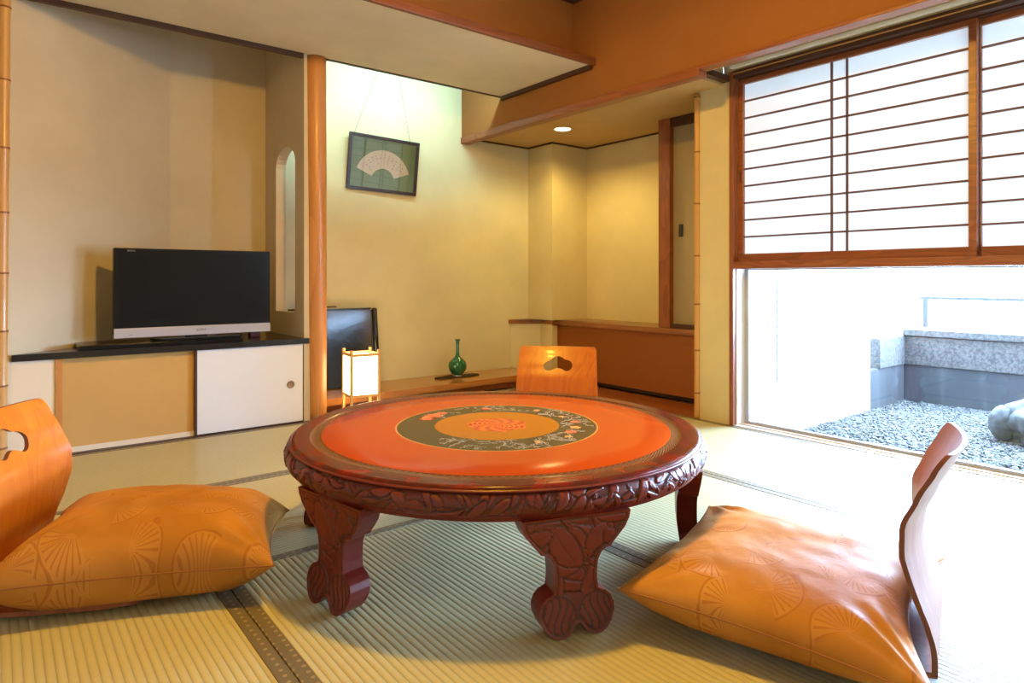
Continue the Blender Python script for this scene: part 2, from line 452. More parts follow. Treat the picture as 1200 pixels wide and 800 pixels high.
# low ceiling of the right alcove; pocket over the window
LX,LY=3.43,3.70
struct('ceiling_alcove', prism(BM(),[(3.045,2.27),(4.25,2.27),(4.25,YP),(3.045,YP)],2.02,2.05), M['ceil2'])
struct('ceiling_pocket', bx(3.045,WX+.13,FY0,2.27,2.20,2.24), M['ceil'])
struct('wall_pocket_end', bx(3.08,WX,2.27,2.29,2.05,2.24), M['ceil'])
# thin black beads where the alcove walls meet its ceiling
b=BM()
box(b,3.05,3.687,YP-.012,YP,2.008,2.02); box(b,3.675,3.687,4.096,YP-.012,2.008,2.02)
box(b,3.675,4.10,4.096,4.108,2.008,2.02); box(b,4.088,4.10,3.02,4.096,2.008,2.02)
struct('trim_8', b, M['dark_trim'])
# window wall: pier beside the bamboo, parts over the window
b=BM(); prism(b,[(WX,2.222),(WX+.13,2.222),(WX+.13,2.42),(4.25,2.42),(4.25,2.46),(WX,2.46)],-.012,2.05)
struct('wall_window_pier', b, M['cream_light'])
struct('wall_pier_top', bx(WX,WX+.13,2.2225,2.268,2.051,2.24), M['ceil'])
struct('wall_window_head', bx(WX,WX+.13,FY0,2.222,2.088,2.24), M['cream_light'])
struct('wall_closet', bx(3.86,4.25,2.46,3.02,.50,2.05), M['cream'])
struct('wall_window_rear', bx(WX,WX+.13,FY0-.1,-.62,-.012,2.135), M['cream_light'])

# ---- window: jamb, head, rail
w=sthing('window_1',(WX,.8,0))
def wpart(name,bm,mat,**k):
    bm.transform(Matrix.Translation((-WX,-.8,0))); return obj(name,bm,mat,w,**k)
wpart('jamb',bx(WX-.012,WX+.02,2.196,2.222,0,2.088),M['trimz'])
wpart('jamb',bx(WX-.012,WX+.13,-.62,-.59,0,2.088),M['trimz'])
wpart('head',box(bx(WX-.012,WX+.03,-.59,2.196,2.045,2.088),WX+.03,WX+.13,-.59,2.196,2.036,2.088),M['dark_trim'])
wpart('head_bead',bx(WX-.016,WX-.004,-.59,2.196,2.066,2.072),M['bamboo'])
wpart('transom',bx(WX-.012,WX+.10,-.59,2.196,.926,.968,bev=.003),M['trimy'])
wpart('upper_jamb',bx(WX+.02,WX+.13,2.19,2.222,.968,2.05),M['trimz'])
wpart('curtain_rail',bx(WX-.045,WX-.012,-.60,2.20,2.096,2.112,bev=.003),M['white'])
wpart('lower_jamb',bx(WX+.02,WX+.145,2.19,2.222,0,.926),M['sill'])
wpart('sill',box(bx(WX,WX+.135,-.6,2.2,-.012,.006),WX+.04,WX+.045,-.6,2.2,.006,.012),M['sill'])

def sash(name,y0,y1,x,label,vy):
    s=thing(name,label,'window screen',(x,(y0+y1)/2,.968),0,'shoji screens in the upper window')
    cy=(y0+y1)/2; hw=(y1-y0)/2
    z1=1.075  # height above transom top
    f=BM(); fw=.032
    box(f,-.014,.014,-hw,-hw+fw,0,z1,bev=.002); box(f,-.014,.014,hw-fw,hw,0,z1,bev=.002)
    box(f,-.014,.014,-hw+fw,hw-fw,0,.045,bev=.002); box(f,-.014,.014,-hw+fw,hw-fw,z1-.034,z1,bev=.002)
    obj('frame',f,M['trimy'],s)
    g=BM(); n=9; za,zb=.045,z1-.034
    for k in range(1,n+1):
        z=za+(zb-za)*k/(n+1); box(g,-.008,.004,-hw+fw,hw-fw,z-.0045,z+.0045)
    for y in vy: box(g,-.008,.004,y-cy-.0045,y-cy+.0045,za,zb)
    obj('lattice',g,M['lattice'],s)
    obj('paper',bx(.005,.007,-hw+fw,hw-fw,za,zb),M['shoji'],s)
    return s
s1=sash('shoji_screen',.995,2.19,WX+.045,'shoji screen nearest the bamboo corner, with paired upright bars',[])
def vy_at(px):  # y on the sash plane from the opening between paired bars
    r=(px-600)/763.7; X=math.cos(AZ)+math.sin(AZ)*r; Y=math.sin(AZ)-math.cos(AZ)*r
    return Y*(WX+.045)/X
bpy.data.objects.remove([c for c in s1.children if c.name.startswith('lattice')][0])
g=BM(); hw=(2.19-.995)/2; cy=(2.19+.995)/2
for k in range(1,11):
    z=.045+(1.075-.079)*k/10.0-.0; 
    if k<10: box(g,-.008,.004,-hw+.032,hw-.032,z-.0045,z+.0045)
for y in (vy_at(975),vy_at(993)): box(g,-.008,.004,y-cy-.0045,y-cy+.0045,.045,1.041)
obj('lattice',g,M['lattice'],s1)
obj('finger_pull',bx(-.016,-.012,hw-.022,hw-.010,.47,.53),M['metal'],s1)
s2=sash('shoji_screen',-.19,1.02,WX+.078,'shoji screen at the right edge of the photo, cut off by the frame',[.30,.40])

w2=sthing('window_2',(WX+.10,.8,.006))
def w2p(name,bm,mat):
    bm.transform(Matrix.Translation((-WX-.10,-.8,-.006))); return obj(name,bm,mat,w2)
b=BM(); box(b,WX+.10,WX+.125,2.165,2.19,.006,.926); box(b,WX+.10,WX+.125,-.59,-.56,.006,.926)
box(b,WX+.10,WX+.125,-.56,2.165,.006,.022); box(b,WX+.10,WX+.125,-.56,2.165,.917,.926)
w2p('window_frame',b,M['alu'])
w2p('pane',bx(WX+.11,WX+.114,-.56,2.165,.022,.905),M['glass'])

# ---- closet door behind the counter
d=sthing('door_1',(3.80,2.75,.515))
def dp(name,bm,mat): bm.transform(Matrix.Translation((-3.80,-2.75,-.515))); return obj(name,bm,mat,d)
dp('door_post',bx(3.78,3.86,2.955,3.055,.517,2.018),M['trimz'])
dp('header',bx(3.79,3.86,2.465,2.955,1.955,2.018),M['dark_trim'])
dp('sill',bx(3.79,3.86,2.465,2.955,.517,.545),M['dark_trim'])
dp('panel',bx(3.825,3.855,2.465,2.955,.545,1.955),M['grey_door'])
hp=dp('door_handle',bx(3.815,3.828,2.87,2.905,1.165,1.255,bev=.004),M['black'])

# ---- tatami mats
HW=.036
def mat(x0,x1,y0,y1,ax,label):
    cx,cy=(x0+x1)/2,(y0+y1)/2; w_,h_=(x1-x0)/2-.0012,(y1-y0)/2-.0012
    t=thing('tatami_mat',label,'tatami mat',(cx,cy,-.011),0,'tatami mats covering the floor')
    if ax=='Y':
        obj('rush_cover',bx(-w_+HW,w_-HW,-h_,h_,0,.0112,bev=.0015),M['tatY'],t)
        for s in (-1,1): obj('cloth_border',bx(min(s*(w_-HW),s*w_),max(s*(w_-HW),s*w_),-h_,h_,0,.0125,bev=.002),M['heri'],t)
    else:
        obj('rush_cover',bx(-w_,w_,-h_+HW,h_-HW,0,.0112,bev=.0015),M['tatX'],t)
        for s in (-1,1): obj('cloth_border',bx(-w_,w_,min(s*(h_-HW),s*h_),max(s*(h_-HW),s*h_),0,.0125,bev=.002),M['heri'],t)
mat(.514,1.566,.10,2.03,'Y','tatami mat under the red table and in the middle foreground')
mat(1.566,2.49,.10,2.03,'Y','tatami mat under the right-hand cushion')
mat(.514,2.49,2.03,2.92,'X','tatami mat lying crosswise just beyond the red table')
mat(-.42,.514,.98,2.92,'Y','tatami mat under the left-hand cushion, at the lower left of the photo')
mat(.514+1.046,WX,2.92,3.86,'X','tatami mat along the tokonoma shelf behind the table')
mat(-.38,1.56,2.92,3.86,'X','tatami mat along the foot of the television cabinet')
mat(-1.36,-.38,2.92,3.86,'X','tatami mat outside the left edge of the photo, along the wall')
mat(2.49,WX,.98,2.92,'Y','bright tatami mat along the garden window by the bamboo-trimmed pier')
mat(2.49,WX,-.96,.98,'Y','bright tatami mat at the right edge along the garden window')
mat(-1.36,-.42,.98,2.92,'Y','tatami mat outside the left edge of the photo, beside the left-hand chair')
mat(-.42,.514,-1.0,.98,'Y','tatami mat outside the bottom left corner of the photo')
mat(.514,2.49,-.98,.10,'X','tatami mat outside the bottom edge of the photo on the window side')
struct('trim_9', bx(.02,1.50,3.86,3.90,-.012,.004), M['dark_trim'])
struct('floor_boards', bx(WX,3.78,2.462,YP,-.012,.003), M['floorwood'])
struct('trim_10', bx(1.6,WX,3.86,3.96,-.012,.003), M['floorwood'])

# ================================================================== BUILT-INS
# TV cabinet
c=thing('low_cabinet','built-in low cabinet under the television with a tan and a white sliding door','cabinet',(.75,3.9,0))
def cp(name,bm,mat,**k): bm.transform(Matrix.Translation((-.75,-3.9,0))); return obj(name,bm,mat,c,**k)
cp('end_panel',bx(.052,.229,3.885,3.90,.004,.475),M['pale_strip'])
cp('stile',bx(.229,.257,3.877,3.93,.004,.475),M['post'])
cp('tan_door',bx(.257,.865,3.905,3.92,.030,.475),M['ochre_door'],label='tan sliding door')
cp('pale_rail',bx(.257,.862,3.900,3.93,.004,.030),M['pale_strip'])
wd=cp('white_door',bx(.868,1.458,3.882,3.898,.010,.473),M['white_door'],label='white sliding door')
cp('door_edge',bx(.856,.868,3.880,3.925,.004,.475),M['dark_trim'])
b=BM(); lathe(b,[(.0,.001),(.013,.001),(.015,.004),(.019,.0055),(.022,.004),(.023,.0)],24)
b.transform(Matrix.Translation((1.385,3.880,.235))@Matrix.Rotation(R(90),4,'X'))
b.transform(Matrix.Translation((-.75,-3.9,0)))
o=obj('round_pull',b,M['pull'],None,smooth=True); o.parent=wd
cp('carcass',bx(.257,1.46,3.93,4.15,.004,.47),M['dark_trim'])
b=BM(); prism(b,[(.057,3.868),(1.495,3.868),(1.463,3.905),(1.463,4.597),(.874,4.597),(.070,3.882)],.475,.508,bev=.0015)
ct=obj('counter_top',b,M['counterblack']); tag(ct,'black polished counter top running under the television','counter')

# right alcove counter
c2=thing('alcove_cabinet','built-in brown-fronted low cabinet in the right alcove','cabinet',(3.75,3.4,0))
def c2p(name,bm,mat,**k): bm.transform(Matrix.Translation((-3.75,-3.4,0))); return obj(name,bm,mat,c2,**k)
c2p('front_panel',bx(3.748,3.765,2.463,4.19,.045,.478),M['brownpanel'])
c2p('kick_board',bx(3.80,3.82,2.463,4.19,.003,.045),M['black'])
c2p('stile',bx(3.742,3.77,4.19,4.215,.003,.478),M['trimz'])
b=BM(); prism(b,[(3.742,4.215),(3.49,YP-.002),(3.505,YP-.002),(3.77,4.215)],.003,.478)
c2p('end_panel',b,M['toko'],label='cream slanted end panel')
c2p('carcass',bx(3.82,4.09,2.463,4.10,.003,.478),M['dark_trim'])
b=BM(); prism(b,[(3.728,2.463),(4.098,2.463),(4.098,4.106),(3.685,4.106),(3.685,YP-.001),(3.462,YP-.001),(3.728,4.21)],.478,.515,bev=.002)
ct=obj('counter_top',b,M['counterwood']); tag(ct,'red-brown wooden counter top in the right alcove','counter')

# tokonoma shelf
b=BM(); prism(b,[(1.56,3.955),(3.44,4.02),(3.50,YP-.002),(1.56,YP-.002)],.058,.103,bev=.004)
sh=obj('display_shelf',b,M['shelfwood']); tag(sh,'low polished wooden shelf board along the tokonoma wall','shelf')
struct('baseboard_tokonoma', bx(1.56,3.44,4.08,4.12,.003,.058), M['floorwood'])

# round post
b=BM(); n=40; rings=[]
for k in range(25):
    z=2.228*k/24; r=.0585+.008*(z/2.3); cx=1.556-.010*(z/2.2)
    rings.append([b.verts.new((cx+r*math.cos(2*PI*j/n)*(1+.015*math.sin(3*z+j*.3)),3.905+r*math.sin(2*PI*j/n),z)) for j in range(n)])
for a_,b_ in zip(rings,rings[1:]):
    for j in range(n): b.faces.new((a_[j],a_[(j+1)%n],b_[(j+1)%n],b_[j]))
b.faces.new(rings[0]); b.faces.new(rings[-1])
o=obj('wooden_post',b,M['post'],smooth=True); tag(o,'round polished orange wood post between television and picture','post')

def bamboo(x,y,r,z0,z1,nodes,label,lean=0.0):
    t=thing('bamboo_pole',label,'bamboo pole',(x,y,z0),0)
    prof=[]; hs=[q-z0 for q in nodes]
    zz=0
    marks=[0]+hs+[z1-z0]
    for a_,b_ in zip(marks,marks[1:]):
        prof+=[(r*1.0,a_+.004),(r*.93,a_+.02),(r*.90,(a_+b_)/2),(r*.93,b_-.02),(r*1.03,b_-.004)]
    b=BM(); lathe(b,prof,24)
    for v in b.verts: v.co.x+=lean*v.co.z*math.sin(AZ); v.co.y-=lean*v.co.z*math.cos(AZ)
    obj('culm',b,M['bamboo'],t,smooth=True)
    for h in hs:
        b=BM(); lathe(b,[(r*1.0,h-.005),(r*1.08,h-.003),(r*1.02,h),(r*1.10,h+.003),(r*1.0,h+.005)],24)
        for v in b.verts: v.co.x+=lean*v.co.z*math.sin(AZ); v.co.y-=lean*v.co.z*math.cos(AZ)
        obj('joint_ring',b,M['bamboo_node'],t,smooth=True)
def zat(px_y,f): return H+(326-px_y)/763.7*f
f1=.016*math.cos(AZ)+3.856*math.sin(AZ)
bamboo(.016,3.854,.026,.0,2.699,sorted([zat(y,f1) for y in (452,388,320,249,173.5,94,9)]+[.08,.18]),'bamboo pole at the far left edge beside the television alcove',lean=.009)
f2=3.43*math.cos(AZ)+2.47*math.sin(AZ)
bamboo(3.405,2.452,.0185,.002,1.99,sorted([zat(y,f2) for y in (459,409.5,356,300,239.5,179.5,115.5)]),'slim bamboo pole on the corner of the pier beside the window')

# ================================================================== TABLE
TX,TY,TR=1.338,1.771,.660
T=thing('low_table','large round red lacquered low table with carved rim and six carved legs','table',(TX,TY,0)); T.scale=(1.016,1.016,1)
b=BM()
lathe(b,[(0,.355),(0,.372),(.10,.372),(.206,.372),(.3,.372),(.45,.372),(.566,.372),(.570,.3700),(.596,.3700),(.600,.3735),(.642,.3735),(.650,.3730),(.655,.370),(.657,.366),(.645,.362),(.640,.355)][1:],160)
# open lathe end is the underside; fill by a disc
obj('table_top',b,M['top'],T,auto=40)
# carving field
class Carve:
    """overlapping petals and leaves; returns height 0..1 and dark-line 0..1"""
    def __init__(s,w,h,seed,n,size,wrap=False,fat=(.30,.46),y0=0):
        rnd=random.Random(seed); s.w=w; s.h=h; s.wrap=wrap; s.L=[]
        for i in range(n):
            x=((i*7)%n+rnd.uniform(-.4,.4))*w/n if wrap else rnd.uniform(-w/2,w/2)
            y=y0+rnd.uniform(.08,.92)*h
            a=rnd.uniform(-1.3,1.3)+(0 if rnd.random()<.5 else PI)
            l=size*rnd.uniform(.6,1.3); s.L.append((x,y,a,l,l*rnd.uniform(*fat),rnd.uniform(-.6,.6),rnd.random()))
    def __call__(s,x,y):
        h=np.full(x.shape,.10); g=np.full(x.shape,.35)
        for (cx,cy,a,l,wd,cv,hv) in s.L:
            dx=x-cx
            if s.wrap: dx=(dx+s.w/2)%s.w-s.w/2
            dy=y-cy
            u=(dx*math.cos(a)+dy*math.sin(a))/l; v=(-dx*math.sin(a)+dy*math.cos(a))
            v=v-cv*l*u*u*.6
            ww=wd*np.clip(1-u*u,0,1)**.6
            d=ww-np.abs(v)
            ins=(np.abs(u)<1)&(d>-.0022)
            hh=.45+.35*hv+.25*np.clip(d/(wd*.8),0,1)*(.6+.4*u)
            rib=np.exp(-(v/.0013)**2)*(np.abs(u)<.7)
            hh=hh-.18*rib
            gg=np.clip(1-(np.abs(d)-.0010)/.0016,0,1)
            gg=np.maximum(gg,.55*rib)
            hh=np.where(d<.0008,.0,hh)
            h=np.where(ins,hh,h); g=np.where(ins,gg,g)
        return np.clip(h,0,1),np.clip(g,0,1)
def set_groove(o,vals):
    at=o.data.attributes.new('groove','FLOAT','POINT'); at.data.foreach_set('value',vals)
# rim
n=1300; rows=28
cf=Carve(2*PI*.67,.058,3,250,.031,wrap=True,fat=(.22,.5))
prof=[]
for j in range(rows+1):
    t=j/rows; z=.300+.058*t   # carved belt
    r=.652+.022*math.sin(PI*(.08+.84*t))**.7
    prof.append((r,z))
U,V=np.meshgrid(np.arange(n)*2*PI*.67/n,np.linspace(0,.058,rows+1))
hh,gg_=cf(U,V); edge=np.clip(np.minimum(V,.058-V)/.004,0,1)
b=BM(); rings=[]; gv=[]
def ringv(r,z,off=None,g=None):
    rg=[]
    for k in range(n):
        rr=r+(off[k] if off is not None else 0)
        rg.append(b.verts.new((rr*math.cos(2*PI*k/n),rr*math.sin(2*PI*k/n),z))); gv.append(g[k] if g is not None else 0)
    rings.append(rg)
for r,z in ((.60,.284),(.640,.284),(.652,.288),(.653,.297)): ringv(r,z,g=[0.15]*n)
for j,(r,z) in enumerate(prof):
    h=hh[j]*edge[j]; ringv(r-.0035,z,off=.0075*h,g=gg_[j]*(edge[j]>.2))
for r,z in ((.655,.3585),(.662,.360),(.6635,.3625),(.661,.365),(.655,.366)): ringv(r,z,g=[.0 if r>.66 else .8]*n)
for a_,b_ in zip(rings,rings[1:]):
    for k in range(n): b.faces.new((a_[k],a_[(k+1)%n],b_[(k+1)%n],b_[k]))
o=obj('carved_rim',b,M['carved'],T,smooth=True); set_groove(o,gv)
b=BM(); lathe(b,[(.0,.286),(.605,.286),(.605,.300),(.0,.352)],96); obj('underside',b,M['carved'],T)
set_groove(T.children[-1] if False else bpy.data.objects['underside'],[.3]*len(bpy.data.objects['underside'].data.vertices))
# leg
half=[(.142,.290),(.140,.270),(.130,.248),(.108,.222),(.097,.210),(.092,.202),(.080,.200),(.067,.190),(.058,.172),(.0555,.145),(.0555,.125),(.058,.104),(.066,.099),(.0775,.095),(.090,.083),(.0975,.066),(.0975,.048),(.088,.026),(.074,.010),(.058,.002),(.042,.001),(.026,.008),(.014,.020),(.006,.031)]
outl=[(x,z) for x,z in half]+[(-x,z) for x,z in half[::-1]]
cl=Carve(.28,.25,12,46,.050,y0=.06,fat=(.38,.62))
def leg_h(x,z):
    h,g=cl(x,z)
    for s in (-1,1):
        d=np.hypot(x-s*.052,z-.048)
        h=np.where(d<.050,.62,h); g=np.where(d<.050,np.where(d>.0445,.85,0),g)
        w=np.sin((x-s*.052)*330+3.2*np.sin((z-.05)*60)*s+s); h=np.where(d<.044,.6+.2*w,h); g=np.where(d<.044,.9*np.clip((-w-.35)/.45,0,1),g)
    od=np.array(OD); d=np.min(np.hypot(x[:,None]-od[None,:,0],z[:,None]-od[None,:,1]),axis=1)
    h=np.where(d<.0065,.75,np.where(d<.0100,.1,h)); g=np.where(d<.0065,0,np.where(d<.0100,.9,g))
    return h,g
OD=resample(outl,.004)
def radial(z): return .649+.012*max(0,(.11-z)/.11)**1.5-.010*math.sin(PI*min(1,z/.29))
GL=[]
def lf(u,v):
    return (u, -radial(v), v)
def lb(u,v): return (u, -(radial(v)-.058), v)
b=BM(); b,V_=sheet(b,outl,None,.0034,lf,lb)
nv=len(V_); used=len(b.verts)
leg=obj('leg',b,M['carved'],T,auto=50)
lc=np.array([v.co[:] for v in leg.data.vertices]); lh,lg=leg_h(lc[:,0],lc[:,2])
gl=[]
for k,v in enumerate(leg.data.vertices):
    if -v.co.y>radial(v.co.z)-.02: gl.append(float(lg[k])); v.co.y-=.004*float(lh[k])
    else: gl.append(.05)
set_groove(leg,gl)
az0=R(190.3)
for k in range(6):
    l=leg if k==0 else leg.copy()
    if k: COL.objects.link(l); l.parent=T
    l.rotation_euler=(0,0,az0+k*R(60)+PI/2)
    # local -Y must point outwards (azimuth az)
# gilt floral inlay on the dark ring
rnd=random.Random(5); b=BM(); b2=BM(); b3=BM()
def flatwire(bm,pts,w):
    prev=None
    for i,p in enumerate(pts):
        p=Vector(p); q=Vector(pts[min(i+1,len(pts)-1)])-Vector(pts[max(i-1,0)])
        nrm=Vector((-q.y,q.x)); nrm=nrm.normalized()*w if nrm.length>0 else Vector((w,0))
        a=bm.verts.new((p.x+nrm.x,p.y+nrm.y,.3727)); c_=bm.verts.new((p.x-nrm.x,p.y-nrm.y,.3727))
        if prev: bm.faces.new((prev[0],prev[1],c_,a))
        prev=(a,c_)
for i in range(64):
    ph=rnd.uniform(-2.9,1.0) if i<52 else rnd.uniform(-PI,PI); rr=rnd.uniform(.222,.312)
    p=Vector((rr*math.cos(ph),rr*math.sin(ph))); a=rnd.uniform(0,2*PI); pts=[tuple(p)]
    for s in range(9):
        a+=rnd.uniform(-.5,.6); q=p+Vector((math.cos(a),math.sin(a)))*.008
        if not .212<q.length<.324: a+=PI*.6; q=p+Vector((math.cos(a),math.sin(a)))*.006
        p=q; pts.append(tuple(p))
    flatwire(b,pts,.0013)
    for s in (2,5,8):
        c0=Vector(pts[s]); la=rnd.uniform(0,2*PI)
        lp=[tuple(c0+Vector((math.cos(la)*u-math.sin(la)*w_,math.sin(la)*u+math.cos(la)*w_))) for u,w_ in ((0,0),(.006,.004),(.013,.004),(.019,0),(.013,-.004),(.006,-.004),(0,0))]
        if all(.209<Vector(q).length<.327 for q in lp): flatwire(b,lp,.0010)
def blossom(bm,c,r,n=6,z=.3726):
    c=Vector(c); ctr=bm.verts.new((c.x,c.y,z+.0006)); rg=[]
    for k in range(n*6):
        a=2*PI*k/(n*6); q=r*(.72+.28*abs(math.sin(a*n/2)))
        rg.append(bm.verts.new((c.x+q*math.cos(a),c.y+q*math.sin(a),z)))
    for k in range(len(rg)): bm.faces.new((ctr,rg[k],rg[(k+1)%len(rg)]))
def pol(r,a): return (r*math.cos(R(a)),r*math.sin(R(a)))
for r_,a_,s_ in ((.268,110,.036),(.262,122,.026),(.275,100,.022),(.27,62,.020),(.268,-30,.018),(.26,-62,.022)):
    bb=BM(); blossom(bb,pol(r_,a_),s_); obj('blossom_inlay',bb,M['inlay_red'],T,label='red blossom inlay')
for r_,a_,s_ in ((.278,118,.014),(.27,20,.014),(.262,-48,.020),(.28,-75,.013),(.255,-10,.013),(.27,-100,.012),(.28,105,.012)):
    bb=BM(); blossom(bb,pol(r_,a_),s_,5,.3731); obj('blossom_inlay',bb,M['inlay_orange'],T,label='orange blossom inlay')
tag(obj('vine_inlay',b,M['gilt'],T),kind='stuff')

# ================================================================== FLOOR CHAIRS AND CUSHIONS
def prof_off(z):   # forward offset of the back sheet at height z
    P=[(.0,.03),(.03,.0),(.07,.0),(.13,.008),(.20,.024),(.27,.034),(.33,.026),(.40,-.004),(.46,-.034),(.50,-.055)]
    for (a,va),(b_,vb) in zip(P,P[1:]):
        if z<=b_:
            t=(z-a)/(b_-a); t=t*t*(3-2*t)*.35+t*.65; return va+(vb-va)*t
    return P[-1][1]
hole0=[(-.080,.398),(-.074,.416),(-.058,.426),(-.038,.430),(-.018,.442),(.004,.446),(.024,.439),(.040,.425),(.056,.418),(.071,.408),(.077,.392),(.070,.377),(.054,.370),(.038,.371),(.020,.379),(.0,.384),(-.020,.380),(-.036,.372),(-.052,.369),(-.070,.378)]
def make_zaisu(name,label,loc,rz,mat_f,group=None):
    t=thing(name,label,'floor chair',loc,rz,group)
    # local +Y is where the sitter faces; back sheet near y=0
    ol=[]; 
    ol+=[(-.212,.03),(.212,.03),(.216,.12),(.218,.22),(.216,.30),(.211,.40),(.208,.480),(.204,.491),(.196,.497)]
    ol+=[(-.196,.497),(-.204,.491),(-.208,.480),(-.211,.40),(-.216,.30),(-.218,.22),(-.216,.12)]
    def cy(u,v): # lateral dishing grows towards the top
        return .035*(u/.21)**2*min(1,max(0,(v-.10)/.25))
    def fr(u,v): return (u, prof_off(v)+cy(u,v)-.020, v)
    def bk(u,v): return (u, prof_off(v)+cy(u,v)-.020-.011, v)
    b=BM(); sheet(b,ol,smooth_poly(hole0,3),.014,fr,bk,.0055)
    o=obj('backrest',b,[mat_f,M['ply_edge']],t,auto=50)
    # sawn edges show dark laminations
    for p in o.data.polygons:
        vs=[o.data.vertices[i].co for i in p.vertices]
        if len(vs)==4: p.material_index=1
    # seat
    b=BM()
    seat=[(-.205,-.03),(.205,-.03),(.215,.10),(.215,.30),(.200,.37),(.16,.40),(-.16,.40),(-.200,.37),(-.215,.30),(-.215,.10)]
    sheet(b,seat,None,.04,lambda u,v:(u,v,.026+.012*min(1,max(0,(.04-v)/.07))),lambda u,v:(u,v,.014+.012*min(1,max(0,(.04-v)/.07))))
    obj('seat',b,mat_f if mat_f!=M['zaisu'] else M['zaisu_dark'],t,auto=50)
    return t
def make_cushion(label,loc,rz,sx,sy,top,bot,seed,tips=(0,0,0,0),rear=0,rside=-1,floor_z=.036,group='brocade cushions on the floor chairs'):
    t=thing('floor_cushion',label,'cushion',loc,rz,group)
    N=72; b=BM(); topv={}; botv={}
    def shape(i,j):
        u=-1+2*i/N; v=-1+2*j/N
        # denser near edges
        u=math.sin(u*PI/2)*.35+u*.65; v=math.sin(v*PI/2)*.35+v*.65
        pin=.085
        x=sx/2*u*(1-pin*(1-v*v)*abs(u)**1.5); y=sy/2*v*(1-pin*(1-u*u)*abs(v)**1.5)
        y-=rside*rear*(1-u*u)*max(0,v*rside)**2
        e=max(0,(1-abs(u)**3.2))*max(0,(1-abs(v)**3.2)); dome=e**.52
        wn=noise.noise(Vector((x*7+seed,y*7,seed*.3)))*.007+noise.noise(Vector((x*18,y*18+seed,0)))*.0025
        # radial gathers at corners
        for ci,(cu,cv) in enumerate(((-1,-1),(1,-1),(1,1),(-1,1))):
            dd=math.hypot(u-cu,v-cv)
            if dd<.9: wn+=.006*math.sin(14*math.atan2((v-cv),(u-cu)))*math.exp(-((dd-.35)/.25)**2)
        tip=0
        for ci,(cu,cv) in enumerate(((-1,-1),(1,-1),(1,1),(-1,1))):
            tip+=tips[ci]*max(0,(u*cu+1)/2)**2*max(0,(v*cv+1)/2)**2
        return x,y,dome,wn,tip
    edge=[]
    for i in range(N+1):
        for j in range(N+1):
            x,y,dm,wn,tip=shape(i,j)
            rim=i in (0,N) or j in (0,N)
            zt=tip+top*dm+wn*min(1,dm*1.5)
            zb=tip*max(0,1-dm*1.2)-bot*min(1,dm*1.3); fz=floor_z if abs(x)<.24 and y*rside>-.2 else .006
            zb=max(zb,fz-loc[2])
            topv[i,j]=b.verts.new((x,y,zt))
            botv[i,j]=topv[i,j] if rim else b.verts.new((x,y,zb))
    for i in range(N):
        for j in range(N):
            b.faces.new((topv[i,j],topv[i+1,j],topv[i+1,j+1],topv[i,j+1]))
            f=(botv[i,j],botv[i,j+1],botv[i+1,j+1],botv[i+1,j])
            if len(set(f))==4:
                try: b.faces.new(f)
                except ValueError: pass
    rimp=[]
    for i in range(N): rimp.append(topv[i,0].co.copy())
    for j in range(N): rimp.append(topv[N,j].co.copy())
    for i in range(N,0,-1): rimp.append(topv[i,N].co.copy())
    for j in range(N,0,-1): rimp.append(topv[0,j].co.copy())
    rimp.append(rimp[0])
    obj('cover',b,M['cushion'],t,smooth=True)
    p=BM(); tube(p,rimp,.0022,6); obj('piping',p,M['piping'],t,smooth=True)
    return t
# right chair + cushion (faces azimuth 107 deg)
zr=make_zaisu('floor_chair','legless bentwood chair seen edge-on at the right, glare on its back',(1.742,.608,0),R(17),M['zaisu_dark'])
make_cushion('apricot brocade cushion on the right, beside the garden window',(1.615,.870,.095),R(17),.70,.66,.085,.075,1.3,tips=(-.015,.01,.02,.02),rear=.045,rside=-1)
# left chair + cushion (faces azimuth -28)
make_zaisu('floor_chair','orange bentwood legless chair cut off by the left edge of the photo',(.053,2.307,0),R(-28-90),M['zaisu'])
make_cushion('plump apricot brocade cushion at the left, in front of the orange chair',(.372,2.153,.105),R(66.4),.565,.70,.125,.10,4.1,tips=(.0,-.045,.01,.01),rear=.03,rside=1,floor_z=.028)
# chair behind the table (faces azimuth 218)
make_zaisu('floor_chair','orange bentwood legless chair behind the table, its hand hole in view',(2.37,2.60,0),R(222-90),M['zaisu'])

# ================================================================== TELEVISION
tv=thing('television','flat black television with a silver lower bezel on the black counter','television',(.891,3.99,.508))
y=0
b=BM(); box(b,-.405,.405,-.006,.045,.062,.523,bev=.004); box(b,-.28,.28,.045,.085,.12,.44,bev=.012)
obj('housing',b,M['tvblack'],tv)
obj('screen',bx(-.368,.368,-.0095,-.006,.128,.500),M['screen'],tv)
obj('lower_bezel',bx(-.405,.405,-.014,-.004,.044,.096,bev=.003),M['silver'],tv,label='silver strip')
b=BM(); prism(b,[(-.20,-.10),(.20,-.10),(.24,-.02),(.20,.12),(-.20,.12),(-.24,-.02)],.026,.038,bev=.003); box(b,-.055,.055,.0,.035,.03,.10)
obj('stand',b,M['tvblack'],tv)
def text(s,size,mat,parent,loc,rot,name='lettering',ext=.0005):
    cu=bpy.data.curves.new('t','FONT'); cu.body=s; cu.size=size; cu.extrude=ext; cu.align_x='CENTER'; cu.align_y='CENTER'
    o=bpy.data.objects.new('t',cu); COL.objects.link(o)
    dg=bpy.context.evaluated_depsgraph_get(); me=bpy.data.meshes.new_from_object(o.evaluated_get(dg))
    bpy.data.objects.remove(o); bpy.data.curves.remove(cu)
    me.name=name; me.materials.clear(); me.materials.append(mat)
    q=bpy.data.objects.new(name,me); COL.objects.link(q); q.parent=parent; q.location=loc; q.rotation_euler=rot
    return q
text('SONY',.020,M['print'],tv,(.02,-.0148,.072),(R(90),0,0))
text('BRAVIA',.011,M['print_grey'],tv,(-.325,-.0102,.509),(R(90),0,0))
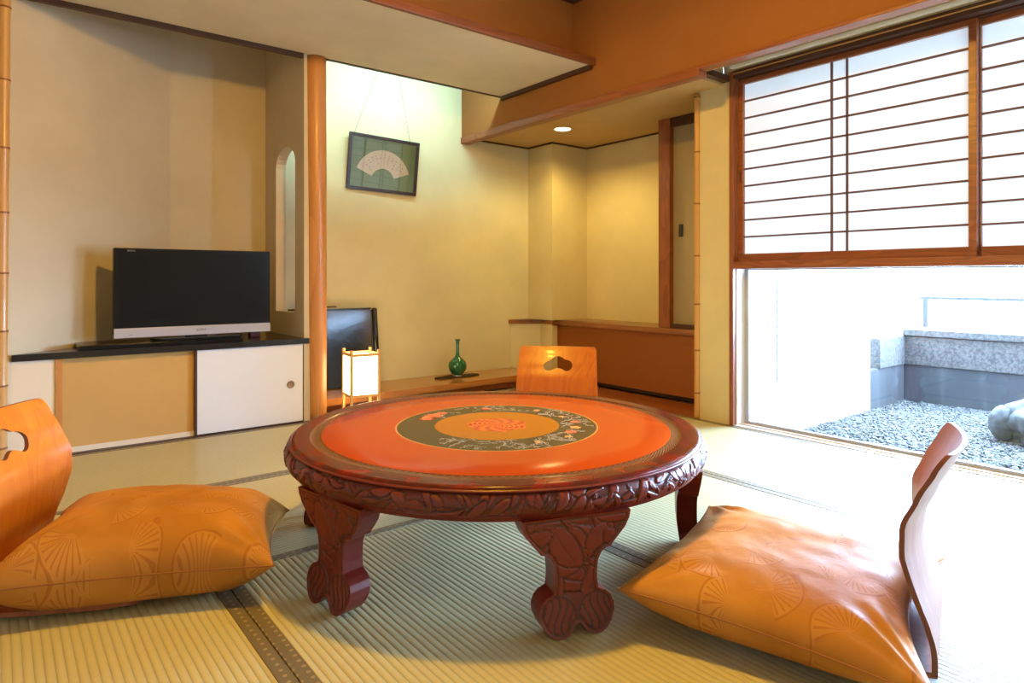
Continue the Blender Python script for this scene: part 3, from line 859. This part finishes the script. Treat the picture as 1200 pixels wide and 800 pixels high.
text('HDMI',.007,M['print'],tv,(-.33,-.0148,.060),(R(90),0,0))
b=BM(); box(b,-.43,.36,-.13,.14,0,.022,bev=.002)
o=obj('player_box',b,M['tvblack']); o.location=(.755,4.03,.5083); tag(o,'flat wide black box lying on the counter under the television','media player')
b=BM(); box(b,-.03,.03,-.03,.03,0,.05,bev=.003)
o=obj('red_box',b,M['maroon']); o.location=(1.255,4.16,.5083); tag(o,'small maroon box behind the right end of the television','box')
b=BM(); tube(b,[(0,0,.008),(.02,.05,.010),(.01,.11,.012),(.03,.15,.008),(.0,.19,.007)],.006,8)
o=obj('coiled_cord',b,M['black'],smooth=True); o.location=(1.50,4.06,.655); tag(o,'short black cord lying on the sill of the arched opening','cord')

# ================================================================== PICTURE
PX,PZ=2.262,1.713
pic=thing('framed_picture','black-framed fan calligraphy on green, hanging crooked by two wires','picture',(PX,YP-.022,PZ))
pic.rotation_euler=(R(6),R(1.7),R(-1.5))   # leans forward at the top, slightly clockwise
W_,H_=.282,.203
b=BM(); fw=.024
for a_ in ((-W_,W_,-H_,-H_+fw),(-W_,W_,H_-fw,H_)): box(b,a_[0],a_[1],-.022,0,a_[2],a_[3],bev=.002)
for a_ in ((-W_,-W_+fw),(W_-fw,W_)): box(b,a_[0],a_[1],-.022,0,-H_+fw,H_-fw,bev=.002)
obj('frame',b,M['frame'],pic)
obj('mat_board',bx(-W_+fw-.003,W_-fw+.003,-.010,-.002,-H_+fw-.003,H_-fw+.003),M['mat_green'],pic,label='green backing')
b=BM(); fc=(.0,-.128); ro,ri=.226,.096; a0,a1=R(21),R(159)
arc=[(fc[0]+ro*math.cos(a),fc[1]+1.04*ro*math.sin(a)) for a in np.linspace(a0,a1,30)]+[(fc[0]+ri*math.cos(a),fc[1]+1.04*ri*math.sin(a)) for a in np.linspace(a1,a0,20)]
sheet(b,arc,None,.03,lambda u,v:(u,-.0112,v),lambda u,v:(u,-.0100,v)); fan=obj('fan_paper',b,M['fan_paper'],pic)
b=BM(); rnd=random.Random(3)
for col in range(11):
    a=R(36+col*10.5); rr=ro*.86
    for k in range(rnd.choice((2,3,4))):
        r_=rr-.020*k-rnd.uniform(0,.006); cx,cz=fc[0]+r_*math.cos(a),fc[1]+1.04*r_*math.sin(a)
        for s in range(3):
            x0=cx+rnd.uniform(-.004,.004); z0=cz+rnd.uniform(-.005,.005); l=rnd.uniform(.002,.005); th=.0008
            if rnd.random()<.5: box(b,x0-l,x0+l,-.0118,-.0113,z0-th,z0+th)
            else: box(b,x0-th,x0+th,-.0118,-.0113,z0-l,z0+l)
o=obj('calligraphy',b,M['print'],None); o.parent=fan; o['kind']='stuff'
b=BM()
for k in range(11):
    a=a0+(a1-a0)*(k+.5)/11
    tube(b,[(fc[0]+ri*math.cos(a),-.0113,fc[1]+1.04*ri*math.sin(a)),(fc[0]+ro*math.cos(a),-.0113,fc[1]+1.04*ro*math.sin(a))],.0006,4)
o=obj('fold_line',b,M['pale_strip'],None); o.parent=fan
obj('glazing',bx(-W_+fw,W_-fw,-.0165,-.0150,-H_+fw,H_-fw),M['picture_glass'],pic)
b=BM(); hook=(-.005,0.008,.955)
tube(b,[(-.245,-.006,H_-.005),hook],.0016,6); obj('wire',b,M['wire'],pic)
b=BM(); tube(b,[(.205,-.006,H_-.005),hook],.0016,6); obj('wire',b,M['wire'],pic)

# ================================================================== LANTERN
ln=thing('paper_lantern','glowing square paper lantern with pale wooden frame beside the post','lantern',(1.80,3.80,.003),R(-8))
s=.086; b=BM()
for i,(sx_,sy_) in enumerate(((-1,-1),(1,-1),(1,1),(-1,1))):
    bb=bx(sx_*s-.0085,sx_*s+.0085,sy_*s-.0085,sy_*s+.0085,0,.425,bev=.002)
    obj('corner_post',bb,M['woodpale'],ln)
for z0,z1 in ((.135,.150),(.385,.402),(.03,.042)):
    for a_ in (0,1):
        for sg in (-1,1):
            if a_==0: bb=bx(-s+.0085,s-.0085,sg*s-.006,sg*s+.006,z0,z1)
            else: bb=bx(sg*s-.006,sg*s+.006,-s+.0085,s-.0085,z0,z1)
            obj('rail',bb,M['woodpale'],ln)
b=BM()
for a_ in (0,1):
    for sg in (-1,1):
        if a_==0: box(b,-s+.008,s-.008,sg*s-.001,sg*s+.001,.150,.385)
        else: box(b,sg*s-.001,sg*s+.001,-s+.008,s-.008,.150,.385)
obj('paper_shade',b,M['lantern_paper'],ln)
b=BM(); lathe(b,[(0,.15),(.03,.15),(.03,.19),(.018,.20),(.0,.20)],20); obj('lamp_holder',b,M['white'],ln)

# ================================================================== BLACK BOARD, VASE, TRAY
bd=thing('lacquer_board','glossy black upright board leaning on the wall behind the lantern','board',(1.88,4.30,.103))
bd.rotation_euler=(R(-5.5),0,R(3))
obj('panel',bx(-.30,.262,-.010,.010,.004,.545,bev=.003),M['board_lacquer'],bd)
b=BM(); box(b,-.30,.262,-.014,.012,.545,.556,bev=.002); obj('top_edge',b,M['black'],bd)
b=BM(); tube(b,[(.292,-.005,-.0+.006),(.292,-.005,.02),(.292,-.005,.54),(.292,-.005,.553)],.02,16,rads=[.012,.022,.022,.018]); obj('side_rail',b,M['black'],bd,smooth=True)
obj('hinge_strip',bx(.262,.272,-.006,.006,.02,.54),M['metal'],bd)
b=BM()
lathe(b,[(.048,0),(.052,.004),(.048,.010),(.036,.010),(.034,.004)],32,(0,0,0))
b.transform(Matrix.Diagonal((1,.35,1,1)))
o=obj('top_handle',b,M['metal'],bd,smooth=True); o.location=(-.05,0,.565)
vz=thing('flower_vase','small green long-necked bottle vase on a dark tray','vase',(2.815,4.235,.1105))
VC=.0
b=BM(); lathe(b,[(.0,.0),(.030,.0),(.032,.006),(.028,.012),(.045,.022),(.066,.050),(.073,.078),(.066,.108),(.045,.132),(.024,.148),(.0155,.165),(.0125,.20),(.0125,.25),(.015,.272),(.022,.284),(.020,.285),(.012,.27),(.010,.25)],48,cap=False)
obj('body',b,M['vase'],vz,smooth=True)
b=BM(); lathe(b,[(.0205,.2845),(.0228,.2855),(.0205,.2865)],32); obj('rim',b,M['print'],vz,smooth=True)
b=BM(); lathe(b,[(.029,-.0005),(.0335,.001),(.0335,.008),(.029,.010)],32); obj('foot_ring',b,M['silver'],vz,smooth=True)
ty=[(-.20,-.02),(-.17,-.055),(-.10,-.065),(-.03,-.05),(.05,-.07),(.13,-.06),(.19,-.035),(.20,.0),(.15,.05),(.06,.045),(-.02,.07),(-.10,.05),(-.17,.04)]
b=BM(); prism(b,smooth_poly(ty,4),0,.007)
M['tray']=plain('dark_tray_wood',L(.02,.012,.009),.55,Specular_IOR_Level=.25)
o=obj('display_tray',b,M['tray']); o.location=(2.815,4.25,.1032); tag(o,'thin wavy-edged dark wooden tray under the green vase','tray')

# ================================================================== LIGHTS WITH FIXTURES
# recessed downlight in the alcove ceiling
dl=thing('downlight','round recessed downlight glowing in the alcove ceiling','ceiling light',(LX,LY,2.02))
b=BM(); lathe(b,[(.058,-.0005),(.070,-.0035),(.076,-.0005)],40,cap=False); obj('trim_ring',b,M['white'],dl,smooth=True)
b=BM(); lathe(b,[(.0,-.0015),(.058,-.0015),(.058,-.0005),(.0,-.0005)],40); obj('lens',b,M['down'],dl)
la=bpy.data.lights.new('downlight_lamp','SPOT'); la.energy=DOWN_W; la.color=(1,.72,.22); la.spot_size=R(150); la.spot_blend=.6; la.shadow_soft_size=.05
lo=bpy.data.objects.new('downlight_lamp',la); COL.objects.link(lo); lo.parent=dl; lo.location=(0,0,-.02)
# fluorescent tube hidden above the soffit
ft=thing('tube_light','fluorescent tube fitting on the soffit lighting the picture wall','tube light',(2.25,3.80,2.2625))
b=BM(); tube(b,[(-.60,0,.10),(.60,0,.10)],.014,16); obj('tube',b,M['tube'],ft,smooth=True)
obj('batten',bx(-.62,.62,-.03,.03,0,.05,bev=.003),M['white'],ft)
for sg in (-1,1): obj('tube_holder',bx(sg*.615-.015,sg*.615+.015,-.02,.02,.05,.125),M['white'],ft)
la=bpy.data.lights.new('tube_lamp','AREA'); la.shape='RECTANGLE'; la.size=1.2; la.size_y=.03; la.energy=TUBE_W; la.color=(.58,1,.98)
lo=bpy.data.objects.new('tube_lamp',la); COL.objects.link(lo); lo.parent=ft; lo.location=(0,.016,.10); lo.rotation_euler=(R(60),0,0)
# pendant lamp in the middle of the room, above the picture
PLX,PLY,PLZ=1.12,1.52,2.33
pd=thing('pendant_lamp','square shaded pendant lamp hanging over the low table','pendant lamp',(PLX,PLY,PLZ))
b=BM()
for z,r_ in ((.0,.22),): pass
lathe(b,[(.215,-.06),(.225,-.06),(.12,.10),(.03,.11),(.03,.105),(.11,.095)],4); obj('shade',b,M['trimz'],pd)
b=BM(); lathe(b,[(.0,-.04),(.03,-.03),(.04,0),(.03,.03),(.0,.045)],24); obj('bulb',b,M['bulb'],pd,smooth=True)
b=BM(); tube(b,[(0,0,.10),(0,0,CZ-PLZ)],.004,8); obj('cord',b,M['black'],pd)
la=bpy.data.lights.new('pendant_glow','POINT'); la.energy=PEND_W; la.color=(1,.57,.09); la.shadow_soft_size=.06
lo=bpy.data.objects.new('pendant_glow',la); COL.objects.link(lo); lo.parent=pd; lo.location=(0,0,-.055)
la=bpy.data.lights.new('pendant_downlight','AREA'); la.shape='DISK'; la.size=.16; la.energy=56; la.color=(1,.55,.02)
lo=bpy.data.objects.new('pendant_downlight',la); COL.objects.link(lo); lo.parent=pd; lo.location=(0,0,-.062)

# ================================================================== GARDEN
GZ=-.15; GX=5.88; GY=2.21
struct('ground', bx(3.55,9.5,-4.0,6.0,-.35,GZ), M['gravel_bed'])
# pebbles
rnd=np.random.default_rng(4); N=38000
px=3.56+(GX-3.56)*rnd.random(N)**.9; py=-1.0+(GY+1.0)*rnd.random(N)
ico=BM(); bmesh.ops.create_icosphere(ico,subdivisions=1,radius=1); iv=np.array([v.co[:] for v in ico.verts]); iF=np.array([[v.index for v in f.verts] for f in ico.faces]); ico.free()
sz=.006+.007*rnd.random(N); ang=rnd.random(N)*2*PI
sc=np.stack([sz*(.8+.7*rnd.random(N)),sz*(.7+.4*rnd.random(N)),sz*(.45+.35*rnd.random(N))],1)
loc=iv[None]*sc[:,None]
# tumble
til=(rnd.random(N)-.5)*1.2
ct_,st_=np.cos(til)[:,None],np.sin(til)[:,None]
yy=loc[...,1]*ct_-loc[...,2]*st_; zz=loc[...,1]*st_+loc[...,2]*ct_
ca,sa=np.cos(ang)[:,None],np.sin(ang)[:,None]
xx=loc[...,0]*ca-yy*sa; yy2=loc[...,0]*sa+yy*ca
VV=np.stack([xx+px[:,None],yy2+py[:,None],zz+GZ+.004+.012*rnd.random(N)[:,None]],-1).reshape(-1,3)
FF=(iF[None]+np.arange(N)[:,None,None]*len(iv)).reshape(-1,3)
me=bpy.data.meshes.new('gravel'); me.vertices.add(len(VV)); me.vertices.foreach_set('co',VV.ravel())
me.loops.add(FF.size); me.loops.foreach_set('vertex_index',FF.ravel()); me.polygons.add(len(FF))
me.polygons.foreach_set('loop_start',np.arange(len(FF))*3); me.update(calc_edges=True); me.validate()
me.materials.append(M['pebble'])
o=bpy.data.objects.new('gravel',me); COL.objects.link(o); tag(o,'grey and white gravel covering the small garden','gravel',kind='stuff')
# low walls
gw=thing('garden_wall','low garden wall with granite capping over blue-grey concrete','garden wall',(GX,GY,GZ))
def gp(name,bm,mat): bm.transform(Matrix.Translation((-GX,-GY,-GZ))); return obj(name,bm,mat,gw)
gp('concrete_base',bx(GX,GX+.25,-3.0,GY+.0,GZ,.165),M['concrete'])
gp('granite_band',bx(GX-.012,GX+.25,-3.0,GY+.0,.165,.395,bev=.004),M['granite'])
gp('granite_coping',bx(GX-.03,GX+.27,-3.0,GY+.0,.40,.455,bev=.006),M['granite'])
sw=thing('side_wall','low side wall meeting the granite wall in the garden corner','garden wall',(5.6,GY,GZ))
def sp_(name,bm,mat): bm.transform(Matrix.Translation((-5.6,-GY,-GZ))); return obj(name,bm,mat,sw)
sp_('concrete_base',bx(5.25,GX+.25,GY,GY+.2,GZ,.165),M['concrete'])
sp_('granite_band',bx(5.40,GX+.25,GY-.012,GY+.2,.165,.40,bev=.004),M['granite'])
rl=thing('garden_railing','thin horizontal grey handrail above the granite wall','railing',(GX+.3,GY,.455))
b=BM(); box(b,-.02,.02,-5,-.02,.235,.262); obj('handrail',b,M['rail'],rl)
for k in range(3):
    obj('railing_post',bx(-.02,.02,-.08-2.4*k,-.04-2.4*k,.0,.235),M['rail'],rl)
fn=thing('garden_screen','tall white slatted screen wall on the left of the garden','screen wall',(4.5,GY+.10,.165))
obj('screen_panel',bx(-.9,.75,-.10,.05,-.315,3.0),M['outwall'],fn)
b=BM()
for k in range(14): box(b,-.78,-.25,-.106,-.10,.06+.055*k,.064+.055*k)
box(b,-.60,-.595,-.106,-.10,.05,.80)
obj('louvres',b,M['rail'],fn)

struct('added_eave_blocker', bx(WX+.14,4.85,-4.0,5.0,2.42,2.50), M['outwall'])  # unseen eave, added to keep sky light off the gravel
# boulder
def boulder():
    b=BM(); bmesh.ops.create_icosphere(b,subdivisions=5,radius=1)
    for v in b.verts:
        p=v.co.copy(); q=Vector((p.x*.30,p.y*.46,p.z*.21))
        q.y+=0; q.z+=.07*math.exp(-((p.y+.35)/.5)**2)*max(0,p.z)
        n_=noise.noise(p*1.7+Vector((3,1,2)))*.08+noise.noise(p*4.5)*.028+noise.noise(p*11)*.010
        q+=p*n_
        if p.y>.62: q.z-= .02*(p.y-.62)/.38
        v.co=q
    # rounded knob at the near-left end
    r=bmesh.ops.create_icosphere(b,subdivisions=4,radius=1)
    for v in r['verts']:
        p=v.co.copy(); v.co=Vector((p.x*.10,p.y*.075,p.z*.105))+p*noise.noise(p*3)*.012+Vector((-.06,.43,-.0))
    return b
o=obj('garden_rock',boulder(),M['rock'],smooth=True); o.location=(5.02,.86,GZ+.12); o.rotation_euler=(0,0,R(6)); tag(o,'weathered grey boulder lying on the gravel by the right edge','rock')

# ================================================================== WORLD, SUN, CAMERA
wd_=bpy.data.worlds.new('sky'); SC.world=wd_; wd_.use_nodes=True
bg=wd_.node_tree.nodes['Background']; bg.inputs[0].default_value=(.50,.77,1.16,1); bg.inputs[1].default_value=WORLD
for i,(cy_,hy_,cz_,hz_) in enumerate(((.8,2.8,.46,.9),)):
    pa=bpy.data.lights.new('window_portal','AREA'); pa.shape='RECTANGLE'; pa.size=hy_; pa.size_y=2.1; pa.cycles.is_portal=True
    po=bpy.data.objects.new('window_portal',pa); COL.objects.link(po); po.location=(WX+.16,cy_,1.06); po.rotation_euler=(R(90),0,R(90))
cam=bpy.data.cameras.new('camera'); co=bpy.data.objects.new('camera',cam); COL.objects.link(co)
cam.sensor_width=36; cam.sensor_fit='HORIZONTAL'; cam.lens=763.7/1200*36; cam.shift_y=-74/1200; cam.clip_start=.02
co.location=(0,0,H); co.rotation_euler=(R(90),0,AZ-PI/2)
SC.camera=co
SC.view_settings.view_transform='Standard'; SC.view_settings.look='None'; SC.view_settings.gamma=1; SC.view_settings.use_curve_mapping=False
SC.view_settings.exposure=-0.68
